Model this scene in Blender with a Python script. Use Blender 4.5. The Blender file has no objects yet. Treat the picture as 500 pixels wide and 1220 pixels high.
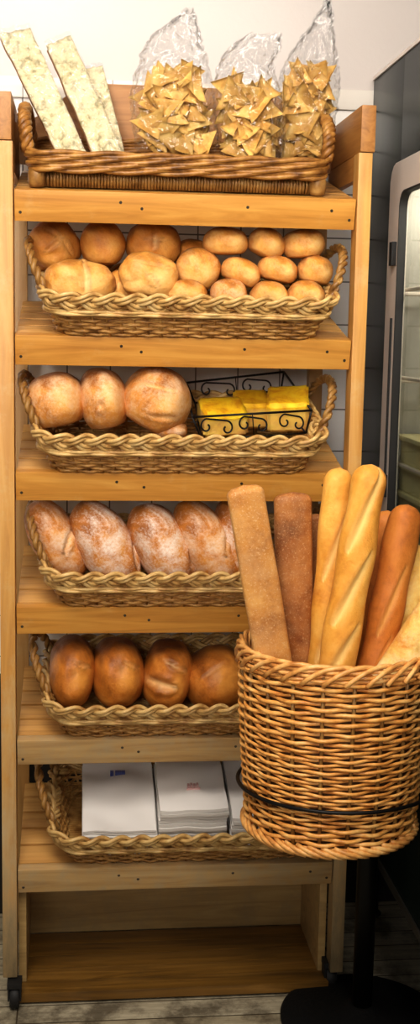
import bpy, bmesh, math, random
from mathutils import Vector, Matrix, noise, Euler
PI = math.pi
C = bpy.context.scene.collection
# ------------------------------------------------------------------ camera model
CAM = Vector((0.1207, -2.249, 1.3229)); YAW, PITCH, ROLL, FPX = .1064, .149, .0185, 1452.67
_f = Vector((math.sin(YAW)*math.cos(PITCH), math.cos(YAW)*math.cos(PITCH), -math.sin(PITCH)))
_r = Vector((math.cos(YAW), -math.sin(YAW), 0)); _u = _r.cross(_f)
RR = math.cos(ROLL)*_r + math.sin(ROLL)*_u; UU = -math.sin(ROLL)*_r + math.cos(ROLL)*_u
def at(px, py, Y):                       # world point at depth Y seen at photo pixel px,py
    d = _f + (px-250)/FPX*RR - (py-610)/FPX*UU
    return CAM + d*((Y-CAM.y)/d.y)
def mpp(px, py, Y): return (at(px+5, py, Y)-at(px-5, py, Y)).length/10

# ------------------------------------------------------------------ materials
class NT:
    def __init__(s, name):
        s.m = bpy.data.materials.new(name); s.m.use_nodes = True
        s.t = s.m.node_tree; s.n = s.t.nodes; s.l = s.t.links
        s.b = s.n['Principled BSDF']; s.tc = s.n.new('ShaderNodeTexCoord'); s.src = s.tc.outputs['Object']
    def node(s, t, **k):
        n = s.n.new(t)
        for a, b in k.items():
            if a in n.inputs.keys(): n.inputs[a].default_value = b
            else: setattr(n, a, b)
        return n
    def mapv(s, scale=(1,1,1), rot=(0,0,0), loc=(0,0,0), src=None):
        n = s.n.new('ShaderNodeMapping'); n.inputs['Scale'].default_value = scale; n.inputs['Rotation'].default_value = rot
        n.inputs['Location'].default_value = loc
        s.l.new(src or s.src, n.inputs['Vector']); return n.outputs['Vector']
    def noise(s, scale, detail=4, rough=.55, vec=None, dist=0):
        n = s.n.new('ShaderNodeTexNoise'); n.inputs['Scale'].default_value = scale; n.inputs['Detail'].default_value = detail
        n.inputs['Roughness'].default_value = rough; n.inputs['Distortion'].default_value = dist
        s.l.new(vec or s.src, n.inputs['Vector']); return n.outputs['Fac']
    def ramp(s, fac, stops):
        n = s.n.new('ShaderNodeValToRGB'); e = n.color_ramp.elements
        while len(e) < len(stops): e.new(.5)
        for i, (p, c) in enumerate(stops):
            e[i].position = p; e[i].color = (c if hasattr(c, '__len__') else (c, c, c)) if hasattr(c, '__len__') and len(c) == 4 else ((*c, 1) if hasattr(c, '__len__') else (c, c, c, 1))
        s.l.new(fac, n.inputs['Fac']); return n.outputs['Color']
    def mix(s, fac, a, b, mode='MIX'):
        n = s.n.new('ShaderNodeMix'); n.data_type = 'RGBA'; n.blend_type = mode
        for sock, v in ((n.inputs[0], fac), (n.inputs[6], a), (n.inputs[7], b)):
            if hasattr(v, 'links'): s.l.new(v, sock)
            elif hasattr(v, '__len__'): sock.default_value = (*v, 1)
            else: sock.default_value = v
        return n.outputs[2]
    def math(s, op, a, b=0):
        n = s.n.new('ShaderNodeMath'); n.operation = op
        for i, v in enumerate((a, b)):
            if hasattr(v, 'links'): s.l.new(v, n.inputs[i])
            else: n.inputs[i].default_value = v
        return n.outputs[0]
    def sep(s, v):
        n = s.n.new('ShaderNodeSeparateXYZ'); s.l.new(v, n.inputs[0]); return n.outputs
    def attr(s, name):
        n = s.n.new('ShaderNodeAttribute'); n.attribute_name = name; return n.outputs['Fac']
    def bump(s, h, strength=.3, dist=.002):
        n = s.n.new('ShaderNodeBump'); n.inputs['Strength'].default_value = strength; n.inputs['Distance'].default_value = dist
        s.l.new(h, n.inputs['Height']); s.l.new(n.outputs['Normal'], s.b.inputs['Normal'])
    def out(s, col=None, rough=.5, metal=0, spec=.5):
        if col is not None:
            if hasattr(col, 'links'): s.l.new(col, s.b.inputs['Base Color'])
            else: s.b.inputs['Base Color'].default_value = (*col, 1)
        if hasattr(rough, 'links'): s.l.new(rough, s.b.inputs['Roughness'])
        else: s.b.inputs['Roughness'].default_value = rough
        s.b.inputs['Metallic'].default_value = metal; s.b.inputs['Specular IOR Level'].default_value = spec
        return s.m

def srgb(r, g, b):
    return tuple(((c/255/12.92) if c/255 <= .04045 else ((c/255+.055)/1.055)**2.4) for c in (r, g, b))

def wood(name, axis, light, mid, dark, wear=0., wearcol=(150,130,100), rough=.42, low=0.):
    m = NT(name); sc = {'x': (1.5, 22, 22), 'y': (22, 1.5, 22), 'z': (22, 22, 1.5)}[axis]
    g = m.noise(2.2, 5, .6, m.mapv(sc), 1.2); f = m.noise(9, 3, .6, m.mapv(sc)); bl = m.noise(4, 3)
    col = m.ramp(g, [(.28, srgb(*dark)), (.5, srgb(*mid)), (.72, srgb(*light))])
    col = m.mix(m.math('MULTIPLY', f, .25), col, srgb(*dark))
    col = m.mix(m.ramp(bl, [(.35, 0.0), (.7, .35)]), col, srgb(*light))
    if wear > 0:
        w = m.noise(13, 6, .7); w2 = m.noise(60, 3, .7)
        k = m.ramp(m.math('ADD', m.math('MULTIPLY', w, .75), m.math('MULTIPLY', w2, .25)), [(.62-wear*.22, 0.0), (.75-wear*.1, wear)])
        col = m.mix(k, col, srgb(*wearcol))
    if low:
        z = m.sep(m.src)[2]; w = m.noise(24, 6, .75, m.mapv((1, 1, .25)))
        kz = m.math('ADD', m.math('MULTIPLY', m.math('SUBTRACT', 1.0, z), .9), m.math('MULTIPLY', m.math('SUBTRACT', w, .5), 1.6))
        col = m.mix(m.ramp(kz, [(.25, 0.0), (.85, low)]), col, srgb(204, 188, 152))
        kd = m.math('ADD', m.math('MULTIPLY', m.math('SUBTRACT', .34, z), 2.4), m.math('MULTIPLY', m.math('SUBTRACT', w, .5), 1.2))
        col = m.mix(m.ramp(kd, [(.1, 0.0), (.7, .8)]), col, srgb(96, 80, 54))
    m.bump(g, .12, .001)
    return m.out(col, rough)

W_RAIL = wood('honey_pine_rail', 'x', (218,166,84), (200,142,62), (168,110,42), .3, (208,180,130))
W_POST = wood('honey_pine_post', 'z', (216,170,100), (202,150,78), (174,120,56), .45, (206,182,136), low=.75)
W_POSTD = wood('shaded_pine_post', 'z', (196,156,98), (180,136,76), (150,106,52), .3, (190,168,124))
W_WORN = wood('worn_pine_rail', 'x', (208,176,124), (192,156,104), (158,120,72), .75, (176,160,130))
W_SHELF = wood('shelf_slat_pine', 'x', (222,176,108), (206,156,86), (170,120,60), .3, (210,180,130))
W_SIDE = wood('stained_side_board', 'y', (190,138,74), (172,118,58), (136,86,38), .2)
W_ENDG = wood('stained_head_board', 'x', (194,140,74), (176,120,58), (140,90,38), .1)
W_DECK = wood('dark_worn_deck', 'x', (160,118,54), (126,90,36), (80,54,20), .4, (90,72,44), .35)
W_KICK = wood('kick_board_pine', 'x', (206,176,122), (186,154,100), (150,120,74), .6, (160,142,108))

def tile_wall():
    m = NT('painted_wall_and_tile'); p = m.mapv((1,1,1), (PI/2,0,0), (0,0,0))
    comb = m.n.new('ShaderNodeCombineXYZ'); s3 = m.sep(m.src)
    m.l.new(m.math('ADD', s3[0], -.0902+.0922*20), comb.inputs[0]); m.l.new(m.math('ADD', s3[2], -1.5212+.0922*20), comb.inputs[1])
    b = m.n.new('ShaderNodeTexBrick'); b.offset = 0; b.squash = 1
    for k, v in (('Scale', 1), ('Mortar Size', .0016), ('Mortar Smooth', .15), ('Brick Width', .0922), ('Row Height', .0922), ('Bias', 0)): b.inputs[k].default_value = v
    b.inputs['Color1'].default_value = (*srgb(236,231,226), 1); b.inputs['Color2'].default_value = (*srgb(240,235,229), 1); b.inputs['Mortar'].default_value = (*srgb(120,112,106), 1)
    m.l.new(comb.outputs[0], b.inputs['Vector'])
    paint = m.mix(m.noise(3, 3), srgb(206,197,191), srgb(198,188,182))
    isp = m.math('GREATER_THAN', s3[2], 1.80)
    col = m.mix(isp, b.outputs['Color'], paint)
    h = m.mix(isp, m.math('SUBTRACT', 1, b.outputs['Fac']), m.math('MULTIPLY', m.noise(90, 3), .8))
    m.bump(h, .35, .0012)
    r = m.math('ADD', m.math('MULTIPLY', isp, .05), .22)
    return m.out(col, r)
M_WALL = tile_wall()
def capm():
    m = NT('tile_cap_glaze'); s3 = m.sep(m.src)
    fr = m.math('FRACT', m.math('DIVIDE', m.math('ADD', s3[0], -.0902+.0922*20), .0922))
    k = m.math('LESS_THAN', fr, .02)
    return m.out(m.mix(k, srgb(224,216,206), srgb(120,112,106)), .22)
M_CAP = capm()
def floorm():
    m = NT('weathered_floor_planks'); p = m.mapv((1,1,1))
    b = m.n.new('ShaderNodeTexBrick'); b.offset = .5
    for k, v in (('Scale', 1), ('Mortar Size', .0018), ('Mortar Smooth', .3), ('Brick Width', 1.3), ('Row Height', .062)): b.inputs[k].default_value = v
    b.inputs['Color1'].default_value = (*srgb(206,196,170), 1); b.inputs['Color2'].default_value = (*srgb(186,174,146), 1); b.inputs['Mortar'].default_value = (*srgb(60,50,36), 1)
    m.l.new(p, b.inputs['Vector'])
    g = m.noise(3, 6, .7, m.mapv((2, 26, 1))); d = m.noise(9, 6, .7)
    col = m.mix(m.ramp(g, [(.4, 0.0), (.7, .6)]), b.outputs['Color'], srgb(120,104,78))
    col = m.mix(m.ramp(d, [(.45, 0.0), (.62, .75)]), col, srgb(72,60,42))
    m.bump(g, .3, .002)
    return m.out(col, .6)
M_FLOOR = floorm()

def wicker(name, light, mid, dark, rough=.45):
    m = NT(name); a = m.noise(38, 3, .6); b = m.noise(160, 2, .6)
    col = m.ramp(a, [(.3, srgb(*dark)), (.5, srgb(*mid)), (.7, srgb(*light))])
    col = m.mix(m.math('MULTIPLY', b, .35), col, srgb(*dark))
    m.bump(m.noise(300, 2), .15, .0005)
    return m.out(col, rough)
K_BODY = wicker('wicker_body', (222,182,114), (196,148,82), (136,92,44))
K_RIM = wicker('wicker_rim', (232,204,146), (214,178,114), (166,120,64))
K_HAND = wicker('wicker_handle', (188,150,88), (158,116,58), (112,74,32))
K_DARK = wicker('wicker_honey', (204,156,84), (172,120,56), (112,70,26))
K_WEB = wicker('wicker_bright_weave', (255,208,132), (242,180,98), (200,128,56), .34)
K_WRIM = wicker('wicker_bright_rim', (255,210,140), (238,180,104), (190,124,60), .34)
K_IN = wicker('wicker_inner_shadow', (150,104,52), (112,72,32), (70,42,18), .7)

def bread(name, light, mid, dark, *a, **k):
    m = bread0(name, light, mid, dark, *a, **k); return m
def bread0(name, light, mid, dark, flour=0., flourcol=(236,220,194), pale=(240,208,150), rough=.5, nscale=9, speck=0.):
    m = NT(name); v = m.src
    a = m.noise(nscale, 5, .6, v, .4); f = m.noise(60, 5, .7); fine = m.noise(220, 3, .7)
    col = m.ramp(m.math('ADD', m.math('MULTIPLY', a, .8), m.math('MULTIPLY', f, .2)), [(.38, srgb(*dark)), (.5, srgb(*mid)), (.62, srgb(*light))])
    cr = m.attr('crust'); col = m.mix(m.math('MULTIPLY', cr, .95), col, srgb(*[c*.92 for c in dark]))  # crust attribute: toasted crust together with painted-in shade
    if flour > 0:
        k = m.noise(15, 7, .68, v, .8); k2 = m.ramp(m.math('ADD', m.math('MULTIPLY', k, .7), m.math('MULTIPLY', fine, .3)), [(.44, 0.0), (.62, flour)])
        col = m.mix(k2, col, srgb(*flourcol))
    if speck > 0:
        k = m.ramp(m.noise(330, 2, .6), [(.58, 0.0), (.68, speck)]); col = m.mix(k, col, srgb(*flourcol))
    col = m.mix(m.math('MULTIPLY', m.attr('pale'), .85), col, srgb(*pale))
    m.bump(m.math('ADD', m.math('MULTIPLY', f, .8), m.math('MULTIPLY', fine, .5)), .6, .003)
    return m.out(col, rough, 0, .35)
B_ROLL = bread('crust_kaiser', (222,158,72), (198,124,44), (146,78,22), .15, (232,200,150))
B_ROLLP = bread('crust_pale_roll', (240,192,114), (222,162,78), (178,112,42), .25, (240,214,170))
B_OVAL = bread('crust_oval_roll', (238,188,102), (216,150,66), (158,90,30), .35, (240,216,170))
B_RUST = bread('crust_rustic', (232,176,98), (210,142,66), (156,90,34), .55, (238,216,184))
B_FLOUR = bread('crust_floured', (222,160,86), (200,130,60), (152,90,38), .85, (238,228,216))
B_FLOURM = bread('crust_floured_tan', (226,162,82), (204,132,56), (154,90,34), .6, (236,222,202))
B_BROWN = bread('crust_brown', (220,152,68), (192,118,44), (128,68,22), .12, (220,170,110), rough=.38)
B_CIAB = bread('crust_ciabatta', (220,164,92), (200,138,68), (160,98,42), .3, (224,190,146), speck=.6)
B_CIABD = bread('crust_ciabatta_dark', (184,122,60), (158,96,44), (116,64,26), .25, (206,166,120), speck=.55)
B_BAG = bread('crust_baguette', (244,192,98), (230,164,68), (198,124,40), .18, (244,206,130), (248,214,140), nscale=7)
B_BAGB = bread('crust_baguette_brown', (218,144,66), (200,122,50), (150,80,28), .1, (220,160,90), (226,170,96), nscale=7)
B_CHEESE = bread('crust_cheese', (250,226,160), (240,206,120), (216,146,50), .5, (252,240,206), nscale=14)
B_CHEESEY = bread('crust_cheese_yellow', (252,220,130), (240,192,92), (212,138,44), .3, (252,236,180), nscale=16)
B_CRUMB = bread('crumb_focaccia', (234,222,186), (222,206,164), (160,148,108), .5, (242,234,214), nscale=70)
B_CRUSTE = bread('crust_edge', (190,140,84), (160,106,58), (120,72,36), .2)
B_CHIP = bread('corn_chip', (246,210,132), (232,186,104), (196,140,66), .2, (252,228,166), nscale=16)
B_CORN = bread('cornbread_top', (252,214,50), (246,196,30), (222,150,18), .1, (252,226,120), rough=.6, nscale=20)

def plain(name, col, rough=.5, metal=0, var=.12, scale=20, spec=.5, bump=0):
    m = NT(name); a = m.noise(scale, 4); c = srgb(*col)
    o = m.mix(m.math('MULTIPLY', a, var*2), c, tuple(x*.55 for x in c))
    if bump: m.bump(a, bump, .002)
    return m.out(o, rough, metal, spec)
M_IRON = plain('black_iron', (20,19,18), .45, .6, .3, 60, .5, .3)
M_IRONB = plain('cast_iron_base', (17,16,15), .75, .2, .4, 120, .4, .8)
M_WIRE = plain('black_wire', (26,23,21), .4, .5)
M_SCREW = plain('screw_steel', (105,95,84), .35, .9)
M_STEEL = plain('brushed_steel', (240,228,218), .42, .2, .12, 8)
M_DULL = plain('dull_edge_metal', (84,80,70), .6, .3, .4)
M_RUB = plain('dark_rubber', (30,28,27), .6)
M_DARKCAV = plain('oven_cavity', (190,186,178), .45, .2)
M_TRAY = plain('pale_tray', (216,206,160), .5)
M_DARKFLAT = plain('flat_dark_brown', (40,34,30), .6)
M_PAPER = plain('white_paper', (238,234,230), .7, 0, .05, 6, .3, .15)
M_PAPER2 = plain('white_paper_fold', (232,228,222), .7, 0, .1, 30, .3, .1)
M_BLUE = plain('blue_ink', (44,64,150), .6); M_RED = plain('red_ink', (216,176,172), .6)
M_LABEL = plain('white_glossy_label', (236,236,244), .3); M_LINK = plain('dark_blue_ink', (44,44,84), .5)
def panelm():
    m = NT('dark_green_enamel'); a = m.noise(5, 3)
    return m.out(m.mix(a, srgb(30,40,38), srgb(20,30,27)), .25, 0, .09)
M_PANEL = panelm()
def plastic():
    m = NT('clear_plastic_film'); n = m.n; l = m.l
    tr = n.new('ShaderNodeBsdfTransparent'); tr.inputs['Color'].default_value = (.985, .985, .985, 1)
    gl = n.new('ShaderNodeBsdfGlossy'); gl.inputs['Roughness'].default_value = .1
    bm = n.new('ShaderNodeBump'); bm.inputs['Strength'].default_value = .9; bm.inputs['Distance'].default_value = .016
    vo = n.new('ShaderNodeTexVoronoi'); vo.feature = 'DISTANCE_TO_EDGE'; vo.inputs['Scale'].default_value = 30; nz = n.new('ShaderNodeTexNoise'); nz.inputs['Scale'].default_value = 14; l.new(m.src, nz.inputs['Vector']); l.new(m.mix(.12, m.src, nz.outputs['Color']), vo.inputs['Vector'])
    nn = m.math('ADD', m.math('MULTIPLY', vo.outputs['Distance'], 1.6), m.math('MULTIPLY', m.noise(60, 4), .5)); l.new(nn, bm.inputs['Height']); l.new(bm.outputs['Normal'], gl.inputs['Normal'])
    lw = n.new('ShaderNodeLayerWeight'); lw.inputs['Blend'].default_value = .5; l.new(bm.outputs['Normal'], lw.inputs['Normal'])
    k = m.math('ADD', m.math('MULTIPLY', m.math('POWER', lw.outputs['Facing'], 4.), .30), .085)
    mx = n.new('ShaderNodeMixShader'); l.new(k, mx.inputs[0]); l.new(tr.outputs[0], mx.inputs[1]); l.new(gl.outputs[0], mx.inputs[2])
    l.new(mx.outputs[0], n['Material Output'].inputs['Surface']); return m.m
M_FILM = plastic()
def glassm():
    m = NT('door_glass'); n = m.n; l = m.l
    tr = n.new('ShaderNodeBsdfTransparent'); tr.inputs['Color'].default_value = (.8, .82, .8, 1)
    gl = n.new('ShaderNodeBsdfGlossy'); gl.inputs['Roughness'].default_value = .05
    fr = n.new('ShaderNodeLayerWeight'); fr.inputs['Blend'].default_value = .5
    mx = n.new('ShaderNodeMixShader'); l.new(m.math('ADD', m.math('MULTIPLY', m.math('POWER', fr.outputs['Facing'], 4.), .3), .03), mx.inputs[0]); l.new(tr.outputs[0], mx.inputs[1]); l.new(gl.outputs[0], mx.inputs[2])
    l.new(mx.outputs[0], n['Material Output'].inputs['Surface']); return m.m
M_GLASS = glassm()

# ------------------------------------------------------------------ mesh building
class MB:
    def __init__(s): s.v = []; s.f = []; s.a = {}
    def add(s, vs, fs, **attrs):
        o = len(s.v); s.v += [tuple(v) for v in vs]; s.f += [tuple(i+o for i in f) for f in fs]
        for k in set(s.a) | set(attrs):
            L = s.a.setdefault(k, [0.]*o)
            L += list(attrs.get(k, [0.]*len(vs)))
    def box(s, lo, hi, bev=0.):
        bm = bmesh.new(); bmesh.ops.create_cube(bm, size=1)
        c = [(a+b)/2 for a, b in zip(lo, hi)]; d = [b-a for a, b in zip(lo, hi)]
        for v in bm.verts: v.co = Vector((c[i]+v.co[i]*d[i] for i in range(3)))
        if bev: bmesh.ops.bevel(bm, geom=bm.edges[:], offset=bev, segments=2, profile=.7, affect='EDGES')
        s.bm(bm); return s
    def bm(s, bm, M=None):
        bm.verts.index_update(); vs = [(M @ v.co if M else v.co.copy()) for v in bm.verts]
        s.add(vs, [[v.index for v in f.verts] for f in bm.faces]); bm.free(); return s
    def tube(s, pts, r, sides=6, closed=False):
        pts = [Vector(p) for p in pts]; n = len(pts); rs = r if hasattr(r, '__len__') else [r]*n
        tang = []
        for i in range(n):
            a, b = (pts[(i-1) % n], pts[(i+1) % n]) if closed else (pts[max(i-1, 0)], pts[min(i+1, n-1)])
            t = b-a; tang.append(t.normalized() if t.length > 1e-9 else Vector((0, 0, 1)))
        up = Vector((0, 0, 1)) if abs(tang[0].z) < .9 else Vector((1, 0, 0))
        nrm = (up - tang[0]*up.dot(tang[0])).normalized(); vs = []
        for i in range(n):
            nrm = (nrm - tang[i]*nrm.dot(tang[i])); nrm = nrm.normalized() if nrm.length > 1e-6 else Vector((1, 0, 0))
            bn = tang[i].cross(nrm)
            for k in range(sides):
                a = 2*PI*k/sides; vs.append(pts[i] + rs[i]*(math.cos(a)*nrm + math.sin(a)*bn))
        fs = []
        for i in range(n if closed else n-1):
            j = (i+1) % n
            for k in range(sides): k2 = (k+1) % sides; fs.append((i*sides+k, i*sides+k2, j*sides+k2, j*sides+k))
        if not closed: fs += [tuple(range(sides))[::-1], tuple(range((n-1)*sides, n*sides))]
        s.add(vs, fs); return s
    def lathe(s, prof, seg=48, c=(0, 0, 0), cap=True):
        vs = []; fs = []
        for r, z in prof:
            for k in range(seg): a = 2*PI*k/seg; vs.append((c[0]+r*math.cos(a), c[1]+r*math.sin(a), c[2]+z))
        for i in range(len(prof)-1):
            for k in range(seg): k2 = (k+1) % seg; fs.append((i*seg+k, i*seg+k2, (i+1)*seg+k2, (i+1)*seg+k))
        if cap: fs += [tuple(range(seg))[::-1], tuple(range((len(prof)-1)*seg, len(prof)*seg))]
        s.add(vs, fs); return s
    def build(s, name, mat, parent=None, smooth=True, loc=None, rot=None):
        me = bpy.data.meshes.new(name); me.from_pydata(s.v, [], s.f); me.update()
        for k, L in s.a.items():
            L += [0.]*(len(s.v)-len(L)); A = me.attributes.new(k, 'FLOAT', 'POINT'); A.data.foreach_set('value', L)
        if smooth: me.polygons.foreach_set('use_smooth', [True]*len(me.polygons))
        me.materials.append(mat); o = bpy.data.objects.new(name, me); C.objects.link(o)
        if smooth == 'angle':
            bmm = bmesh.new(); bmm.from_mesh(me)
            for e in bmm.edges: e.smooth = not (len(e.link_faces) == 2 and e.calc_face_angle(0) > .6)
            bmm.to_mesh(me); bmm.free()
        if parent: o.parent = parent
        if loc is not None: o.location = loc
        if rot is not None: o.rotation_euler = rot
        return o
def tag(o, label, cat, group=None, kind=None):
    o['label'] = label; o['category'] = cat
    if group: o['group'] = group
    if kind: o['kind'] = kind
    return o
def thing(name, label, cat, loc=(0, 0, 0), rot=(0, 0, 0), group=None):
    o = bpy.data.objects.new(name, None); C.objects.link(o); o.location = loc; o.rotation_euler = rot; o.empty_display_size = .05
    return tag(o, label, cat, group)
def struct(o): o['kind'] = 'structure'; return o

# ------------------------------------------------------------------ the setting
struct(MB().box((-2.2, .40, -.02), (2.4, .50, 3.0)).build('wall_back', M_WALL, smooth=False))
struct(MB().box((-2.2, -4.0, -.06), (2.4, .50, 0.0)).build('floor', M_FLOOR, smooth=False))
struct(MB().box((-2.2, .392, 1.788), (2.4, .404, 1.83), .004).build('trim_1', M_CAP, smooth='angle'))

struct(MB().box((-2.2, .388, .0), (2.4, .404, .56), .003).build('dark_band_back', M_DARKFLAT, smooth='angle'))  # flat dark band added over the lower tile wall
# ------------------------------------------------------------------ bread rack
WR = .62; TILT = math.atan(.235); ZS = [1.562, 1.306, 1.056, .802, .542, .282]
rack = thing('bread_rack', 'tall honey pine bakery rack with six tilted slatted shelves against white tile wall', 'rack', (WR/2, .15, 0))
def rk(mb, name, mat, smooth='angle', parent=None):     # mesh in world coordinates -> child of the rack
    p = parent or rack
    o = mb.build(name, mat, None, smooth); o.parent = p
    base = Vector(rack.location)
    o.location = -base if p is rack else (0, 0, 0); return o
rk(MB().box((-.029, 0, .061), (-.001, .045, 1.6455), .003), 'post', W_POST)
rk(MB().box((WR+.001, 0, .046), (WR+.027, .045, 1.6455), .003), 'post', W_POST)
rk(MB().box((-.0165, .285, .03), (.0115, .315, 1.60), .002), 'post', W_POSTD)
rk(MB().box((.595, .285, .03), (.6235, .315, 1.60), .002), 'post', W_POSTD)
rk(MB().box((-.031, -.003, 1.646), (-.003, .285, 1.7285), .003), 'side_board', W_SIDE)
rk(MB().box((WR+.003, -.003, 1.646), (WR+.030, .285, 1.7285), .003), 'side_board', W_SIDE)
# cleats carrying the top shelf sides
for x0, x1 in ((-.018, -.002), (WR+.002, WR+.016)):
    rk(MB().box((x0, .045, 1.60), (x1, .285, 1.645), .002), 'cleat', W_SIDE)
# arched head board behind the top basket
def head_board():
    pts = []; n = 40; x0, x1 = -.003, WR+.003
    for i in range(n+1):
        x = x0+(x1-x0)*i/n; e = min(x-x0, x1-x)/.15; e = min(1, max(0, e)); e = e*e*(3-2*e)
        pts.append((x, 1.72+.078*e))
    vs = []; fs = []
    for y in (.268, .285):
        for x, z in pts: vs.append((x, y, z))
        for x, z in pts: vs.append((x, y, 1.64))
    m = n+1
    for i in range(n):
        fs.append((i, m+i, m+i+1, i+1)); fs.append((2*m+i, 2*m+i+1, 3*m+i+1, 3*m+i)); fs.append((i, i+1, 2*m+i+1, 2*m+i)); fs.append((m+i, 3*m+i, 3*m+i+1, m+i+1))
    fs += [(0, 2*m, 3*m, m), (n, m+n, 3*m+n, 2*m+n)]
    b = MB(); b.add(vs, fs); return b
rk(head_board(), 'head_board', W_ENDG)
ca, sa = math.cos(TILT), math.sin(TILT)
def sl(x, v, h, z): return (x, v*ca - h*sa, z + v*sa + h*ca)    # shelf plane coordinates -> world
def slab(x0, x1, v0, v1, h0, h1, z, bev):
    b = MB().box((x0, v0, h0), (x1, v1, h1), bev); b.v = [sl(x, v, h, z) for x, v, h in b.v]; return b
random.seed(4)
for i, z in enumerate(ZS):
    hh = .056 if i < 4 else .053
    ex = WR if i < 5 else WR
    rail = rk(slab(.0005, ex-.0005, 0, .022, -hh, 0, z, .0035), 'rail', W_RAIL if i < 4 else W_WORN)
    for x, h in ((.011, -.04), (.195+random.uniform(-.01, .01), -.018), (.235+random.uniform(-.01, .02), -.028), (.42, -.02), (.575, -.022), (.609, -.038)):
        s = MB().lathe([(.0001, .0008), (.0022, .0008), (.0028, 0), (.0028, -.003)], 12)
        M = Matrix.Translation(Vector(sl(x, 0, h, z))) @ Matrix.Rotation(TILT + PI/2, 4, 'X')
        s.v = [tuple(M @ Vector(v)) for v in s.v]
        rk(s, 'screw', M_SCREW, 'angle', rail)
    sb = MB(); n = 5; v0 = .024
    w = (.296-v0)/n
    sb_parts = [(v0+k*w+.0065*(k > 0), v0+(k+1)*w) for k in range(n)]
    for a, b_ in sb_parts:
        q = slab(.002, WR-.002, a, b_, -.014, -.001, z, .002); sb.add(q.v, q.f)
    for x in (.03, .31, .59):
        q = slab(x-.012, x+.012, .024, .285, -.03, -.0145, z, 0); sb.add(q.v, q.f)
    rk(sb, 'shelf', W_SHELF)
# bottom deck and kick board
db = MB()
for k in range(5): db.box((.001, .002+k*.048, .006), (WR-.001, .0485+k*.048, .026), .0015)
rk(db, 'deck', W_DECK)
rk(MB().box((.001, .243, .026), (WR-.001, .262, .215), .002), 'kick_board', W_KICK)
for x0 in (-.001, WR-.017):
    rk(MB().box((x0+.001, .045, .026), (x0+.016, .243, .235), .002), 'side_panel', W_KICK)
for cx, cy in ((-.006, -.012), (WR+.006, .02), (-.006, .30), (WR+.006, .30)):
    c = rk(MB().box((cx-.014, cy-.006, .046), (cx+.014, cy+.026, .058), .001).box((cx-.013, cy-.004, .02), (cx-.010, cy+.024, .046)).box((cx+.010, cy-.004, .02), (cx+.013, cy+.024, .046)), 'caster', M_RUB)
    wv = MB().lathe([(.006, -.009), (.021, -.009), (.0235, -.005), (.0235, .005), (.021, .009), (.006, .009)], 24)
    M = Matrix.Translation((cx, cy+.01, .0238)) @ Matrix.Rotation(PI/2, 4, 'Y'); wv.v = [tuple(M @ Vector(v)) for v in wv.v]
    rk(wv, 'wheel', M_RUB, 'angle', c)

# ------------------------------------------------------------------ baskets
def rrect(hx, hy, r, n):
    """n samples equally spaced on a rounded rectangle; (x, y, nx, ny)"""
    sx, sy = 2*(hx-r), 2*(hy-r); q = PI*r/2; L = 2*sx+2*sy+4*q; out = []
    for i in range(n):
        s = L*i/n; segs = [('l', sx, (-hx+r, -hy), (1, 0), (0, -1)), ('a', q, (hx-r, -hy+r), -PI/2), ('l', sy, (hx, -hy+r), (0, 1), (1, 0)), ('a', q, (hx-r, hy-r), 0),
                ('l', sx, (hx-r, hy), (-1, 0), (0, 1)), ('a', q, (-hx+r, hy-r), PI/2), ('l', sy, (-hx, hy-r), (0, -1), (-1, 0)), ('a', q, (-hx+r, -hy+r), PI)]
        for g in segs:
            if s <= g[1] or g is segs[-1]:
                if g[0] == 'l': out.append((g[2][0]+g[3][0]*s, g[2][1]+g[3][1]*s, g[4][0], g[4][1]))
                else:
                    a = g[3]+s/r; out.append((g[2][0]+r*math.cos(a), g[2][1]+r*math.sin(a), math.cos(a), math.sin(a)))
                break
            s -= g[1]
    return out
def rope(mb, pts, R, r, turns, strands=2, sides=6, closed=False):
    pts = [Vector(p) for p in pts]; n = len(pts)
    for k in range(strands):
        o = []
        for i, p in enumerate(pts):
            t = (pts[min(i+1, n-1)]-pts[max(i-1, 0)]).normalized(); u = t.cross(Vector((0, 1, .2))); u = u.normalized() if u.length > .05 else t.orthogonal().normalized()
            w = t.cross(u); a = 2*PI*(turns*i/n + k/strands); o.append(p+R*(math.cos(a)*u+math.sin(a)*w))
        mb.tube(o, r, sides)
def tray_basket(hxb, hyb, hxt, hyt, H, rows, wr, stakes, seed):
    """woven body of a flared rectangular basket, local frame: bottom centre at the origin"""
    rnd = random.Random(seed); mb = MB(); per = 4; N = stakes*per; P = rrect(hxt, hyt, .05, N)
    def pt(i, t, off):
        x, y, nx, ny = P[i % N]; kx = (hxb+(hxt-hxb)*t)/hxt; ky = (hyb+(hyt-hyb)*t)/hyt
        return Vector((x*kx+nx*off, y*ky+ny*off, t*H))
    for j in range(rows):
        t = (j+.5)/rows; sg = 1 if j % 2 else -1; ph = rnd.uniform(-.2, .2)
        mb.tube([pt(i, t+rnd.uniform(-.012, .012), sg*wr*1.15*math.cos(PI*i/per+ph*.3)) for i in range(N)], wr*rnd.uniform(.88, 1.08), 5, True)
    for k in range(stakes):
        mb.tube([pt(k*per, t, 0) for t in (0, .5, 1.)], wr*.8, 5)
    # floor of the basket: a slab of close-laid cane
    nn = int(2*hyb/(wr*2.2))
    for k in range(nn):
        y = -hyb+wr+k*(2*hyb-2*wr)/(nn-1); e = .05-min(.05, hyb-abs(y)); xx = hxb - (.05-math.sqrt(max(0, .0025-e*e)))*.8
        mb.tube([(-xx, y, wr*.9), (0, y, wr*.9), (xx, y, wr*.9)], wr, 5)
    return mb
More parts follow.
